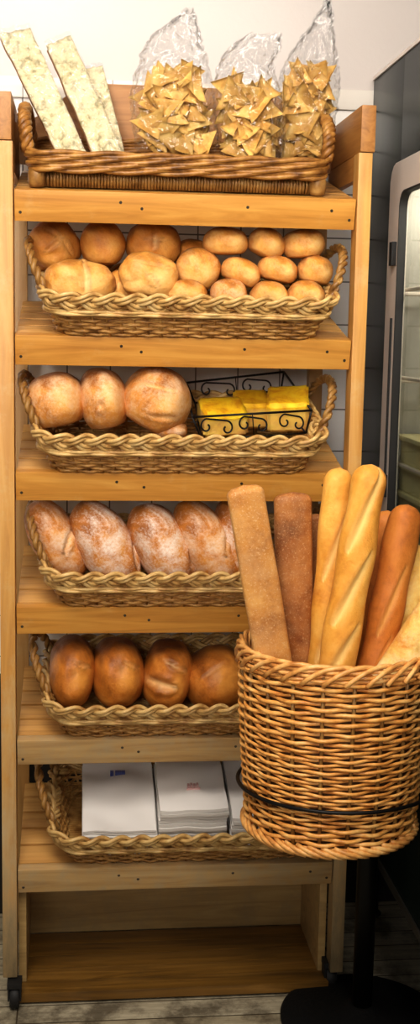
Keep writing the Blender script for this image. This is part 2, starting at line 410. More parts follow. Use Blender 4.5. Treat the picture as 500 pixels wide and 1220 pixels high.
def braid(P, z, kx, ky, out, amp, dep, r, cycles, lean=.55, sides=7):
    mb = MB(); n = len(P)
    for k in range(3):
        o = []
        for i in range(n):
            x, y, nx, ny = P[i]; a = 2*PI*(cycles*i/n+k/3); la, d = amp*math.sin(a), dep*math.sin(2*a)
            lat = Vector((nx*lean, ny*lean, math.sqrt(1-lean*lean))); nr = Vector((nx*math.sqrt(1-lean*lean), ny*math.sqrt(1-lean*lean), -lean))
            o.append(Vector((x*kx+nx*out, y*ky+ny*out, z))+lat*la+nr*d)
        for q in (-1, 1):
            oo = []
            for i, p in enumerate(o):
                x, y, nx, ny = P[i]; t = (o[(i+1) % n]-o[i-1]).normalized(); nr = Vector((nx*.8, ny*.8, -.3)).normalized(); oo.append(p+t.cross(nr).normalized()*r*.92*q)
            mb.tube(oo, r, sides, True)
    return mb
HXB, HYB, HXT, HYT, BH = .236, .108, .262, .137, .062
P_rim = rrect(HXT, HYT, .05, 300)
def make_basket():
    root = thing('bread_basket', 'x', 'basket')
    tray_basket(HXB, HYB, HXT-.004, HYT-.004, BH, 9, .0031, 58, 3).build('woven_body', K_BODY, root)
    rim = braid(P_rim, BH+.007, 1, 1, .002, .0128, .0055, .0040, 13)
    for dz, ph in ((-.012, 0), (-.0165, 1.5)):     # waling under the rim
        rim.tube([(x*.985+nx*(.0035+.002*math.sin(i*.42+ph)), y*.975+ny*(.0035+.002*math.sin(i*.42+ph)), BH+dz) for i, (x, y, nx, ny) in enumerate(P_rim)], .0036, 5, True)
    rim.build('braided_rim', K_RIM, root)
    for sx in (-1, 1):
        h = MB(); pts = []
        for i in range(41):
            a = PI*i/40; y = -.095*math.cos(a)+.01; q = math.sin(a)**.8
            pts.append((sx*(HXT-.004+.036*q), y, BH+.004+.082*q))
        rope(h, pts, .0045, .0052, 7, 2); h.build('handle', K_HAND, root)
    return root
def copy_tree(o, parent=None):
    c = o.copy(); C.objects.link(c)
    if parent: c.parent = parent
    for ch in list(o.children): copy_tree(ch, c)
    return c
bk0 = make_basket()
BYS = [.108, .108, .110, .122, .126]; BY = .126
blabels = ['wicker basket heaped with round and small oval rolls, second shelf from the top',
           'wicker basket with three big rustic loaves and yellow cornbread',
           'wicker basket holding long flour-dusted loaves on the fourth shelf',
           'wicker basket holding four shiny dark brown loaves',
           'wicker basket full of white paper bags on the lowest shelf']
bx = [.316, .304, .318, .322, .332]
for i in range(5):
    o = bk0 if i == 0 else copy_tree(bk0)
    z = ZS[i+1]; o.location = (bx[i], BYS[i]*ca, z+BYS[i]*sa+.0005); o.rotation_euler = (TILT, 0, 0)
    tag(o, blabels[i], 'basket', 'braided wicker baskets on the rack shelves')
# top basket: darker honey wicker tray on a wrapped foot band
def make_top():
    root = thing('bread_basket', 'dark honey wicker tray basket on top of the rack with chip bags', 'basket')
    rnd = random.Random(8); hx, hy = .262, .125
    foot = MB(); P = rrect(hx-.012, hy-.012, .02, 250)
    for i, (x, y, nx, ny) in enumerate(P):
        foot.tube([(x, y, .002), (x+nx*.004, y+ny*.004, .015), (x, y, .029)], .0030*rnd.uniform(.9, 1.15), 6)
    for sx in (-1, 1):
        foot.lathe([(.001, -.017), (.013, -.016), (.016, -.008), (.016, .008), (.013, .016), (.001, .017)], 18, (sx*(hx-.006), -hy+.012, .0165))
    foot.build('wrapped_foot', K_HAND, root)
    P = rrect(hx+.008, hy+.008, .04, 260); body = MB()
    for j in range(4):
        for k in range(2):
            o = []
            for i, (x, y, nx, ny) in enumerate(P):
                a = 2*PI*(9*i/260+k/2)+j*1.3; end = max(0, (abs(x)-hx+.05)/.05)
                zz = .035+j*.0088+.0036*math.sin(a)
                o.append((x+nx*(.003*math.cos(a)+j*.0012), y+ny*(.003*math.cos(a)+j*.0012), zz))
            body.tube(o, .0047, 6, True)
    nn = 36
    for k in range(nn):
        y = -hy+.01+k*(2*hy-.02)/(nn-1); body.tube([(-hx, y, .031), (0, y, .031), (hx, y, .031)], .0036, 5)
    body.build('woven_body', K_DARK, root)
    for sx in (-1, 1):
        h = MB(); pts = []
        for i in range(41):
            a = PI*i/40; q = math.sin(a)**.7
            pts.append((sx*(hx+.010+.008*q), -.085*math.cos(a)-.01, .061+.066*q))
        rope(h, pts, .007, .0065, 6, 3); h.build('handle', K_DARK, root)
    return root
tb = make_top()
tb.location = (.296, .148*ca, ZS[0]+.148*sa+.0005); tb.rotation_euler = (TILT, 0, 0)

# ------------------------------------------------------------------ loaves and rolls
def loaf_mesh(rx, ry, rz, seed, e=.92, bumpy=.05, slashes=(), dimples=(), flat=.25, res=(72, 48), crown=.75):
    """ellipsoidal loaf; slashes on the camera-facing side: (u0,v0,u1,v1,width,depth) in units of rx,rz"""
    mb = MB(); vs = []; pale = []; crust = []; nu, nv = res; off = Vector((seed*7.3, seed*3.1, seed*1.7))
    def sp(c, p): return math.copysign(abs(c)**p, c)
    mr = min(rx, ry, rz)
    def one(th, ph):
        d = Vector((sp(math.cos(ph), e)*sp(math.cos(th), e), sp(math.cos(ph), e)*sp(math.sin(th), e), sp(math.sin(ph), e)))
        n = noise.noise(d*1.3+off)*bumpy + noise.noise(d*3.1+off)*bumpy*.35 + noise.noise(d*8+off)*bumpy*.1
        k = 1+n; x, y, z = d.x*k, d.y*k, d.z*k
        if z < -1+flat: z = -1+flat+(z+1-flat)*.35
        pa = 0.; cr = 0.
        if y < .1:
            for (u0, v0, u1, v1, w, dp, *pk) in slashes:
                pk = pk[0] if pk else .6
                du, dv = u1-u0, v1-v0; L2 = du*du+dv*dv; t = max(0, min(1, ((x-u0)*du+(z-v0)*dv)/L2))
                wv = w*math.sin(PI*(.12+.76*t)); dist = math.hypot(x-u0-t*du, z-v0-t*dv)*(1+.25*noise.noise(Vector((x*6, z*6, seed))))
                g = math.exp(-(dist/max(wv*.8, .01))**2); lip = math.exp(-((dist-wv*1.7)/(wv*.7))**2)
                s_ = 1-dp*g+dp*.5*lip; x *= s_; z *= s_; y *= 1-dp*g*1.2+dp*.6*lip; pa = max(pa, g*pk*(.75+.5*noise.noise(Vector((x*9, z*9, seed))))); cr = max(cr, lip*.5)
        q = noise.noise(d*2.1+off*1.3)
        cr = max(cr, min(1, max(0, (d.z*.8+d.y*.5-.02+q*1.1)*crown)))  # toasting plus shade painted into the colour, darker towards top and back
        return Vector((x*rx, y*ry, z*rz)), max(0, pa), cr
    vs.append(one(0, -PI/2)); 
    for j in range(1, nv):
        for i in range(nu): vs.append(one(2*PI*i/nu, -PI/2+PI*j/nv))
    vs.append(one(0, PI/2)); fs = []
    for i in range(nu): fs.append((0, 1+(i+1) % nu, 1+i))
    for j in range(nv-2):
        for i in range(nu):
            a = 1+j*nu; i2 = (i+1) % nu; fs.append((a+i, a+i2, a+nu+i2, a+nu+i))
    a = 1+(nv-2)*nu
    for i in range(nu): fs.append((a+i, a+(i+1) % nu, a+nu))
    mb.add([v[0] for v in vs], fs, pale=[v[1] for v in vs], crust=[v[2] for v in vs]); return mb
_seed = [0]
def loaf(name, px, py, rxp, rzp, Y, ry, mat, label, cat, roll=0, pitch=0, yaw=0, group=None, **k):
    _seed[0] += 1; s = mpp(px, py, Y)
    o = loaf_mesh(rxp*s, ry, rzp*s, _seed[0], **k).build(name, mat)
    o.location = at(px, py, Y); o.rotation_euler = Euler((pitch, math.radians(roll), yaw), 'YXZ'); return tag(o, label, cat, group)
SL = lambda *a: [a]
G2 = 'rolls heaped in the second-shelf basket'
R = lambda *a, **k: loaf('bread_roll', *a, cat='bread roll', group=G2, **k)
R(63, 293, 33, 31, .13, .048, B_ROLL, 'large round golden brown roll, leftmost of the heap of rolls', roll=-20, slashes=((-.1, .75, .4, .1, .07, .10, .35), (-.35, -.2, .4, .1, .07, .10, .3), (.4, .1, .55, -.6, .07, .09, .3)), bumpy=.11)
R(122, 292, 27, 29, .12, .042, B_ROLL, 'smooth round brown roll, second from left along the back of the heap', bumpy=.06)
R(183, 292, 33, 29, .125, .048, B_ROLL, 'large round brown roll with a pale crown behind the split rolls', slashes=((-.05, .45, .05, -.3, .06, .07, .8), (-.4, .2, .4, .15, .05, .05, .3)), bumpy=.08)
R(95, 337, 43, 27, .05, .042, B_ROLLP, 'wide pale roll with a white split across its top, front left', slashes=SL(.1, .95, .22, -.5, .07, .13, .9), bumpy=.09)
R(177, 330, 34, 28, .055, .040, B_ROLLP, 'angular pale roll with a creased crust in the front row middle', roll=8, slashes=((-.6, .55, .75, .45, .05, .10, .2), (-.1, .1, .35, -.4, .08, .05, .5)), bumpy=.14, e=.85)
R(142, 342, 15, 20, .09, .03, B_ROLLP, 'roll mostly hidden in the gap between the two pale front rolls')
R(228, 303, 22, 18, .15, .035, B_BROWN, 'dark brown roll at the back, half hidden behind a pale oval roll')
R(236, 321, 27, 25, .085, .038, B_OVAL, 'pale oval roll just left of the stacked small rolls', roll=15)
R(222, 350, 25, 17, .05, .03, B_OVAL, 'half hidden roll at the rim, right of the angular pale roll')
for (px, py, rx, rz, Y, lab, ro) in (
    (268, 289, 27, 18, .085, 'small oval roll, left one of the top row of three', 0), (317, 291, 22, 19, .085, 'small oval roll, middle one of the top row of three', 25),
    (361, 292, 25, 19, .085, 'small oval roll, right one of the top row of three', -5), (287, 325, 24, 17, .07, 'small oval roll, left one of the middle row of three', 22),
    (330, 322, 24, 17, .072, 'small oval roll, centre of the stacked small rolls', 12), (375, 323, 21, 18, .07, 'small oval roll touching the right basket handle', 10),
    (272, 351, 22, 19, .045, 'browner small roll at the rim, left one of the bottom row', 0), (320, 354, 23, 19, .045, 'small roll at the rim, middle one of the bottom row', 0),
    (364, 353, 22, 19, .045, 'small roll at the rim, right one of the bottom row', 0)):
    R(px, py, rx, rz, Y, .045, B_RUST if 'browner' in lab else B_OVAL, lab, roll=ro, bumpy=.05, flat=.3)
G3 = 'rustic loaves in the third-shelf basket'
L3 = lambda *a, **k: loaf('rustic_loaf', *a, cat='loaf', group=G3, **k)
L3(67, 478, 36, 35, .085, .085, B_RUST, 'round floury rustic loaf at the left end of its basket', roll=-12, bumpy=.06, e=.85)
L3(123, 477, 29, 40, .085, .085, B_RUST, 'narrow upright rustic loaf between two wider ones', roll=-12, bumpy=.06, slashes=SL(-.2, .0, -.05, -.12, .13, .06, .1))
L3(186, 478, 41, 41, .08, .085, B_RUST, 'largest rustic loaf, tilted beside the black wire basket', roll=28, bumpy=.06, e=.86, slashes=((-.8, .25, .3, .55, .06, .06, .5), (-.1, -.45, .7, -.1, .07, .05, .4)))
L3(203, 512, 20, 11, .06, .04, B_FLOURM, 'loaf mostly hidden under the largest rustic loaf')
G4 = 'flour-dusted loaves in the fourth-shelf basket'
L4 = lambda *a, **k: loaf('floured_loaf', *a, cat='loaf', group=G4, **k)
L4(67, 643, 29, 54, .085, .055, B_FLOURM, 'flour-dusted loaf with one deep slash, first from the left', roll=-30, slashes=SL(.05, -.3, .95, .12, .07, .14, .35), flat=.05, bumpy=.05)
L4(125, 648, 34, 58, .075, .055, B_FLOUR, 'whitest heavily floured loaf, second from the left', roll=-32, flat=.05, bumpy=.05, slashes=SL(.5, -.8, .9, -.2, .05, .10, .3))
L4(193, 650, 33, 56, .075, .055, B_FLOUR, 'flour-dusted loaf, third from the left', roll=-32, flat=.05, bumpy=.05, slashes=SL(.35, -.85, .85, -.25, .06, .12, .35))
L4(246, 648, 32, 57, .08, .055, B_FLOURM, 'tan lightly floured loaf beside the tall basket of baguettes, fourth from the left', roll=-32, flat=.05, bumpy=.05, slashes=SL(.35, -.35, .95, .1, .05, .09, .3))
L4(288, 645, 28, 54, .085, .055, B_FLOUR, 'flour-dusted loaf mostly hidden behind the leftmost long bread', roll=-22, flat=.05, bumpy=.05)
G5 = 'brown loaves in the fifth-shelf basket'
L5 = lambda *a, **k: loaf('brown_loaf', *a, cat='loaf', group=G5, **k)
L5(86, 800, 27, 40, .09, .09, B_BROWN, 'dark brown loaf, first from the left', flat=.05, e=.82, bumpy=.07, crown=1, slashes=SL(.1, .62, .75, .40, .05, .09, .45))
L5(140, 800, 31, 40, .09, .09, B_BROWN, 'dark brown rounded loaf, second from the left', flat=.05, e=.85, bumpy=.07, crown=1, roll=-6, slashes=SL(.2, .62, .8, .3, .045, .07, .35))
L5(199, 803, 29, 40, .095, .09, B_BROWN, 'brown loaf with a pale cream slash across its front', flat=.05, e=.84, bumpy=.07, crown=1, roll=14, slashes=((-.98, -.06, .25, .0, .13, .09, 1.), (-.5, .66, .5, .5, .06, .08, .5)))
L5(256, 807, 39, 36, .085, .09, B_BROWN, 'broad shiny brown loaf lying tilted beside the tall basket', flat=.05, roll=-32, slashes=SL(-.3, .6, .6, .6, .035, .06, .4))

# ------------------------------------------------------------------ focaccia slices, chips and bags on top
def slice_(pts_px, Y0, Y1, th, label):
    """flat halved bread standing in the tray; pts: bottom-left, bottom-right, top-right, top-left pixel corners"""
    bl, br, tr, tl = [at(p[0], p[1], y) for p, y in zip(pts_px, (Y0, Y0, Y1, Y1))]
    n = (br-bl).cross(tl-bl).normalized(); n = n if n.y > 0 else -n
    root = thing('focaccia_slice', label, 'bread slice', (bl+br)/2, group='flat bread halves standing in the top tray'); base = root.location
    nu, nv = 14, 44; sd = len(label)
    def surf(u, v, k):
        p = (bl*(1-u)+br*u)*(1-v)+(tl*(1-u)+tr*u)*v; e = min(u, 1-u, v*3, (1-v)*3)
        p = p + n*(k*th) + n*(.004*noise.noise(Vector((u*4, v*12, sd)))) + (br-bl)*(.05*noise.noise(Vector((sd, v*6, 0)))) + (tl-bl)*(.015*noise.noise(Vector((u*3, sd, 2))))
        return p-base
    def grid(k0, k1, edge):
        b = MB(); vs = []; fs = []
        rows = [[surf(i/nu, j/nv, k0) for i in range(nu+1)] for j in range(nv+1)]
        rows2 = [[surf(.04+.92*i/nu, .01+.98*j/nv, k1) for i in range(nu+1)] for j in range(nv+1)]
        vs = [v for r in rows for v in r]+[v for r in rows2 for v in r]; m = nu+1; o = m*(nv+1)
        for j in range(nv):
            for i in range(nu):
                a = j*m+i; fs.append((a, a+1, a+m+1, a+m)); fs.append((o+a, o+a+m, o+a+m+1, o+a+1))
        for j in range(nv): fs.append((j*m, (j+1)*m, o+(j+1)*m, o+j*m)); fs.append((j*m+nu, o+j*m+nu, o+(j+1)*m+nu, (j+1)*m+nu))
        for i in range(nu): fs.append((i, o+i, o+i+1, i+1)); a = nv*m+i; fs.append((a, a+1, o+a+1, o+a))
        b.add(vs, fs, pale=[0.]*len(vs)); return b
    grid(0, .7, 0).build('crumb', B_CRUMB, root)
    grid(.72, 1.05, 1).build('crust', B_CRUSTE, root)
    f = MB(); vs = []; fs = []; m = nu+1
    for j in range(nv+1):
        for i in range(nu+1):
            u, v = i/nu, j/nv; vs.append(surf(-.03+1.06*u, -.0+1.03*v, -.14)-n*(.004*abs(noise.noise(Vector((u*7, v*14, sd+4))))))
    for j in range(nv):
        for i in range(nu): a = j*m+i; fs.append((a, a+1, a+m+1, a+m))
    f.add(vs, fs); o = f.build('plastic_wrap', M_FILM, root); o['label'] = 'clear plastic film stretched over the cut face'
slice_([(70, 186), (104, 184), (36, 33), (-1, 41)], .07, .17, .020, 'leftmost flat bread half, leaning left past the rack post')
slice_([(113, 186), (148, 186), (84, 42), (55, 54)], .09, .19, .022, 'middle flat bread half leaning left behind the leftmost one')
slice_([(126, 186), (150, 186), (122, 78), (101, 82)], .15, .22, .018, 'short flat bread half standing behind the other two')

def chip_mesh(seed, R_):
    rnd = random.Random(seed); mb = MB(); n = 9; vs = []; fs = []
    A = [Vector((R_*math.cos(a), R_*math.sin(a), 0)) for a in (PI/2+rnd.uniform(-.15, .15), PI*7/6+rnd.uniform(-.15, .15), PI*11/6+rnd.uniform(-.15, .15))]
    idx = {}; c1, c2 = rnd.uniform(-14, 14), rnd.uniform(6, 20)*rnd.choice((-1, 1))
    for side in (0, 1):
        for i in range(n+1):
            for j in range(n+1-i):
                p = (A[0]*i+A[1]*j+A[2]*(n-i-j))/n
                z = c2*p.x*p.x+c1*p.y*p.x+.3*c2*p.y*p.y+.0025*noise.noise(p*70+Vector((seed, 0, 0)))
                idx[(side, i, j)] = len(vs); vs.append((p.x, p.y, z+(.0008 if side else -.0008)))
    for side in (0, 1):
        for i in range(n):
            for j in range(n-i):
                t = (idx[(side, i, j)], idx[(side, i+1, j)], idx[(side, i, j+1)]); fs.append(t if side else t[::-1])
                if i+j < n-1: t = (idx[(side, i+1, j)], idx[(side, i+1, j+1)], idx[(side, i, j+1)]); fs.append(t if side else t[::-1])
    for k in range(n):
        for a, b in (((k, 0), (k+1, 0)), ((0, k), (0, k+1)), ((k, n-k), (k+1, n-k-1))):
            fs.append((idx[(0, *a)], idx[(0, *b)], idx[(1, *b)], idx[(1, *a)]))
    mb.add(vs, fs, pale=[0.]*len(vs)); me = mb.build('tortilla_chip', B_CHIP); d = me.data; bpy.data.objects.remove(me); return d
def vary(mat):
    t = mat.node_tree; b = t.nodes['Principled BSDF']; src = b.inputs['Base Color'].links[0].from_socket
    oi = t.nodes.new('ShaderNodeObjectInfo'); h = t.nodes.new('ShaderNodeHueSaturation'); mr = t.nodes.new('ShaderNodeMapRange')
    mr.inputs['To Min'].default_value = .62; mr.inputs['To Max'].default_value = 1.05; t.links.new(oi.outputs['Random'], mr.inputs['Value']); t.links.new(mr.outputs['Result'], h.inputs['Value']); t.links.new(src, h.inputs['Color']); t.links.new(h.outputs['Color'], b.inputs['Base Color'])
vary(B_CHIP)
CHIPS = [chip_mesh(s, r) for s, r in ((1, .033), (2, .036), (3, .031), (4, .038), (5, .035), (6, .032))]
def lerp_prof(prof, py):
    prof = sorted(prof)
    if py <= prof[0][0]: return prof[0]
    for a, b in zip(prof, prof[1:]):
        if a[0] <= py <= b[0]:
            t = (py-a[0])/(b[0]-a[0]); return tuple(a[i]+(b[i]-a[i])*t for i in range(4))
    return prof[-1]
def chip_bag(prof, Y, label, chip_label, chip_top, nchips, seed, group):
    rnd = random.Random(seed); prof = sorted(prof, reverse=True)
    root = None; mb = MB(); seg = 64; rows = 70; y0, y1 = prof[0][0], prof[-1][0]; vs = []; fs = []
    base = at((prof[0][1]+prof[0][2])/2, y0, Y)
    for j in range(rows+1):
        py = y0+(y1-y0)*j/rows; _, xl, xr, dp = lerp_prof(prof, py); a = at(xl, py, Y); b = at(xr, py, Y); c = (a+b)/2; h = (b-a)/2
        loose = min(1, max(0, (chip_top+10-py)/60))
        for k in range(seg):
            t = 2*PI*k/seg; d = Vector((math.cos(t), math.sin(t), 0))
            q = Vector((d.x*2.2, d.y*2.2, py*.045)); w = abs(noise.noise(q+Vector((seed*5, 0, 0))))*.010+abs(noise.noise(q*2.7+Vector((seed, 3, 0))))*.006*(1+loose)
            sx = math.copysign(abs(d.x)**.8, d.x); p = c+h*sx+Vector((0, d.y*dp, 0)); v = Vector((d.x, d.y, 0))*w*(1.3 if j < rows-2 else .6)
            p = p-v+Vector((0, 0, .010*noise.noise(Vector((k*.25, j*.1, seed)))*loose)); vs.append(p-base)
    for j in range(rows):
        for k in range(seg): k2 = (k+1) % seg; fs.append((j*seg+k, j*seg+k2, (j+1)*seg+k2, (j+1)*seg+k))
    fs.append(tuple(range(seg))[::-1])
    mb.add(vs, fs); bag = mb.build('chip_bag', M_FILM, None, True, base); tag(bag, label, 'bag of chips', 'clear bags of tortilla chips')
    for i in range(nchips):
        f = (i+.5)/nchips; py = y0-11+(chip_top-y0+11)*f; _, xl, xr, dp = lerp_prof(prof, py)
        m_ = 21; px = rnd.uniform(xl+m_, xr-m_)
        yy = Y+dp*rnd.uniform(-.72, .5)*(.9 if i % 3 else .5); 
        if i % 3: yy = Y-dp*rnd.uniform(.35, .72)*math.sqrt(max(.1, 1-((px-(xl+xr)/2)/((xr-xl)/2))**2))
        o = bpy.data.objects.new('tortilla_chip', CHIPS[rnd.randrange(6)]); C.objects.link(o)
        o.location = at(px, py+rnd.uniform(-4, 4), yy)
        o.rotation_euler = Euler((PI/2+rnd.uniform(-.75, .75), rnd.uniform(-.7, .7), rnd.uniform(0, 6.28)), 'ZXY') if i % 4 else Euler((rnd.uniform(.2, 1.5), rnd.uniform(-.8, .8), rnd.uniform(0, 6.28)))
        M = Matrix.Rotation(rnd.uniform(-.45, .45), 3, 'Z') @ Matrix.Rotation(PI/2+rnd.uniform(-.5, .35), 3, 'X') @ Matrix.Rotation(rnd.uniform(0, 6.28), 3, 'Z')
        o.rotation_euler = M.to_euler(); tag(o, chip_label, 'tortilla chip', group)
    return bag
bag1 = chip_bag([(189, 166, 256, .045), (172, 158, 262, .058), (140, 154, 260, .06), (112, 153, 256, .056), (85, 158, 252, .046), (60, 166, 246, .032), (42, 178, 242, .020), (28, 196, 238, .012), (12, 222, 232, .004)], .085,
    'tall peaked clear bag of chips, leftmost of the three', 'golden triangular chip inside the leftmost clear bag', 90, 60, 1, 'chips in the leftmost bag')
bag2 = chip_bag([(191, 264, 338, .04), (172, 258, 342, .048), (140, 254, 340, .05), (110, 252, 336, .046), (88, 254, 328, .036), (66, 262, 332, .022), (52, 276, 338, .014), (40, 296, 336, .006)], .06,
    'short crumpled clear bag of chips in the middle between two taller ones', 'golden triangular chip inside the middle clear bag', 106, 54, 2, 'chips in the middle bag')
bag3 = chip_bag([(189, 322, 390, .042), (170, 318, 396, .052), (135, 322, 403, .054), (108, 326, 406, .05), (82, 334, 405, .04), (55, 348, 402, .026), (30, 366, 400, .014), (12, 380, 398, .008), (-6, 388, 394, .004)], .13,
    'tall clear bag of chips pulled up to a point, rightmost of the three', 'golden triangular chip inside the rightmost clear bag', 86, 60, 3, 'chips in the rightmost bag')
# ------------------------------------------------------------------ black wire basket with cornbread
bx1 = thing('wire_basket', 'black scrolled wire basket of cornbread set inside the wicker basket', 'basket', at(300, 515, .11))
wb = MB(); base = bx1.location
FL, FR, BR_, BL_ = at(229, 497, .035), at(371, 489, .045), at(338, 443, .205), at(222, 456, .205)
fl, fr, br_, bl_ = at(240, 524, .05), at(364, 516, .06), at(333, 474, .19), at(232, 480, .19)
rel = lambda p: p-base
for loop, r in (((FL, FR, BR_, BL_), .0022), ((fl, fr, br_, bl_), .0016)):
    for a, b in zip(loop, loop[1:]+loop[:1]): wb.tube([rel(a), rel((a+b)/2), rel(b)], r, 6)
for a, b in ((FL, fl), (FR, fr), (BR_, br_), (BL_, bl_)): wb.tube([rel(a), rel(b)], .002, 6)
for a, b, c, d in ((FL, FR, fl, fr), (FR, BR_, fr, br_), (BL_, BR_, bl_, br_)):
    for k in range(1, 4): t = k/4; wb.tube([rel(a.lerp(b, t)), rel(c.lerp(d, t))], .0011, 5) if k == 2 else None
wb.build('frame', M_WIRE, bx1)
def scroll(A, B, up, flip=1):
    """an S scroll between A and B in the plane with direction up"""
    A, B = rel(A), rel(B); ax = B-A; L = ax.length; ax.normalize(); up = (up-ax*up.dot(ax)).normalized(); pts = []
    R0 = .0145
    for i in range(26):
        t = i/25; a = -PI*.5-(1-t)*PI*1.8; rr = R0*(.25+.75*t); pts.append(A+ax*(R0+rr*math.cos(a)*.9)+up*flip*(R0*.2+rr*math.sin(a)*-1))
    q = pts[-1]; 
    end = []
    for i in range(26):
        t = 1-i/25; a = PI*.5-(1-t)*PI*1.8; rr = R0*(.25+.75*t); end.append(B-ax*(R0-rr*math.cos(a)*.9)+up*flip*(-R0*.2-rr*math.sin(a)*-1))
    b = MB(); b.tube(pts+[q.lerp(end[0], .33), q.lerp(end[0], .66)]+end, .0017, 6); return b
up = Vector((0, .0, 1))
for (s, e, A, B, C_, D) in ((.02, .33, FL, FR, fl, fr), (.36, .64, FL, FR, fl, fr), (.72, .97, FL, FR, fl, fr), (.1, .5, BL_, BR_, bl_, br_), (.55, .9, BL_, BR_, bl_, br_), (.15, .6, FR, BR_, fr, br_)):
    m0 = (A.lerp(B, s)+C_.lerp(D, s))/2; m1 = (A.lerp(B, e)+C_.lerp(D, e))/2
    scroll(m0, m1, up, 1).build('wire_scroll', M_WIRE, bx1)
def corn(px, py, wpx, hpx, Y, dep, yaw, roll, pitch, label):
    s = mpp(px, py, Y); w, h = wpx*s, hpx*s; bm = bmesh.new(); bmesh.ops.create_cube(bm, size=1)
    for v in bm.verts: v.co = Vector((v.co.x*w, v.co.y*dep, v.co.z*h))
    bmesh.ops.subdivide_edges(bm, edges=bm.edges[:], cuts=7, use_grid_fill=True)
    bmesh.ops.bevel(bm, geom=[e for e in bm.edges if len(e.link_faces) == 2 and e.calc_face_angle() > 1], offset=.004, segments=2, affect='EDGES')
    for v in bm.verts: v.co += Vector((1, 1, .6))*.0022*noise.noise(v.co*55+Vector((px, 0, 0)))
    mb = MB().bm(bm); mb.a['pale'] = [(.6 if v[2] < h*.36 else 0.)*(.8+.3*noise.noise(Vector(v)*80)) for v in mb.v]
    o = mb.build('cornbread', B_CORN); o.location = at(px, py, Y); o.rotation_euler = (pitch, roll, yaw); tag(o, label, 'cornbread', 'cornbread squares in the wire basket')
corn(265, 496, 53, 27, .10, .082, .12 , -.03, .42, 'yellow cornbread square, leftmost in the wire basket')
corn(300, 487, 40, 32, .155, .070, .10, -.02, .42, 'yellow cornbread square, middle one set further back')
corn(343, 487, 48, 37, .115, .085, -.18, -.05, .42, 'yellow cornbread square, rightmost in the wire basket')

# ------------------------------------------------------------------ paper bags on the lowest shelf
bp = Vector((bx[4], BY*ca, ZS[5]+BY*sa)); Ms = Matrix.Translation(bp) @ Matrix.Rotation(TILT, 4, 'X')
def paper(x0, x1, y0, y1, z, th, slope, curl, seed, amp=.0025):
    mb = MB(); nu, nv = 24, 28; vs = []; fs = []; m = nu+1
    for k in (0, 1):
        for j in range(nv+1):
            for i in range(nu+1):
                u, v = i/nu, j/nv; x = x0+(x1-x0)*u; y = y0+(y1-y0)*v
                h = z+slope*(y-y0)+curl*math.sin(PI*v)+amp*noise.noise(Vector((u*2.5, v*4, seed)))+amp*.6*math.sin(v*9+seed)
                vs.append((x, y, h-(th if k else 0)))
    o = m*(nv+1)
    for j in range(nv):
        for i in range(nu): a = j*m+i; fs.append((a, a+1, a+m+1, a+m)); fs.append((o+a, o+a+m, o+a+m+1, o+a+1))
    for j in range(nv): fs.append((j*m, (j+1)*m, o+(j+1)*m, o+j*m)); fs.append((j*m+nu, o+j*m+nu, o+(j+1)*m+nu, (j+1)*m+nu))
    for i in range(nu): fs.append((i, o+i, o+i+1, i+1)); a = nv*m+i; fs.append((a, a+1, o+a+1, o+a))
    mb.add(vs, fs); return mb
def put(o): o.matrix_world = Ms; return o
PG = 'paper bags in the lowest basket'
def pile(x0, x1, y0, y1, ztop, n, th, slope, labels, seed, amp):
    rnd = random.Random(seed); first = None
    for k in range(n):
        dx, dy = rnd.uniform(-.003, .003), rnd.uniform(-.006, .003)
        o = put(paper(x0+dx, x1+dx, y0+dy, y1+dy, ztop-k*th, th*.8, slope, .004, seed+(k*.13), amp).build('paper_bag', M_PAPER if k == 0 else M_PAPER2, None, 'angle'))
        tag(o, labels[0] if k == 0 else labels[1], 'paper bag', labels[2]); first = first or o
    return first
b1 = pile(-.205, -.062, -.098, .118, .066, 12, .0045, .10, ('wide flat white paper bag on top of the left pile', 'flat white paper bag stacked under the left pile top', 'paper bags in the left pile'), 3, .0065)
b2 = pile(-.056, .078, -.088, .112, .105, 9, .0085, .02, ('white paper bag with a faint red mark on top of the middle pile', 'folded white paper bag stacked in the middle pile', 'paper bags in the middle pile'), 7, .0055)
b3 = pile(.086, .215, -.092, .112, .088, 8, .0085, .05, ('white paper bag on top of the right pile behind the baguette basket', 'folded white paper bag stacked in the right pile', 'paper bags in the right pile'), 11, .004)
mk = MB()
for k in range(9):
    if k == 2: continue
    mk.box((-.150+k*.0034, .0605, .079), (-.150+k*.0034+.0026, .0675, .0945))
o = mk.build('printed_mark', M_BLUE, b1, False); o['label'] = 'small line of dark blue print'
mk = MB()
for k in range(4): mk.box((.002+k*.006, -.020+.002*(k % 2), .102), (.0065+k*.006, -.012+.002*(k % 2), .1135))
mk.box((.000, -.028, .102), (.027, -.0255, .113))
o = mk.build('printed_mark', M_RED, b2, False); o['label'] = 'small faint red printed emblem'

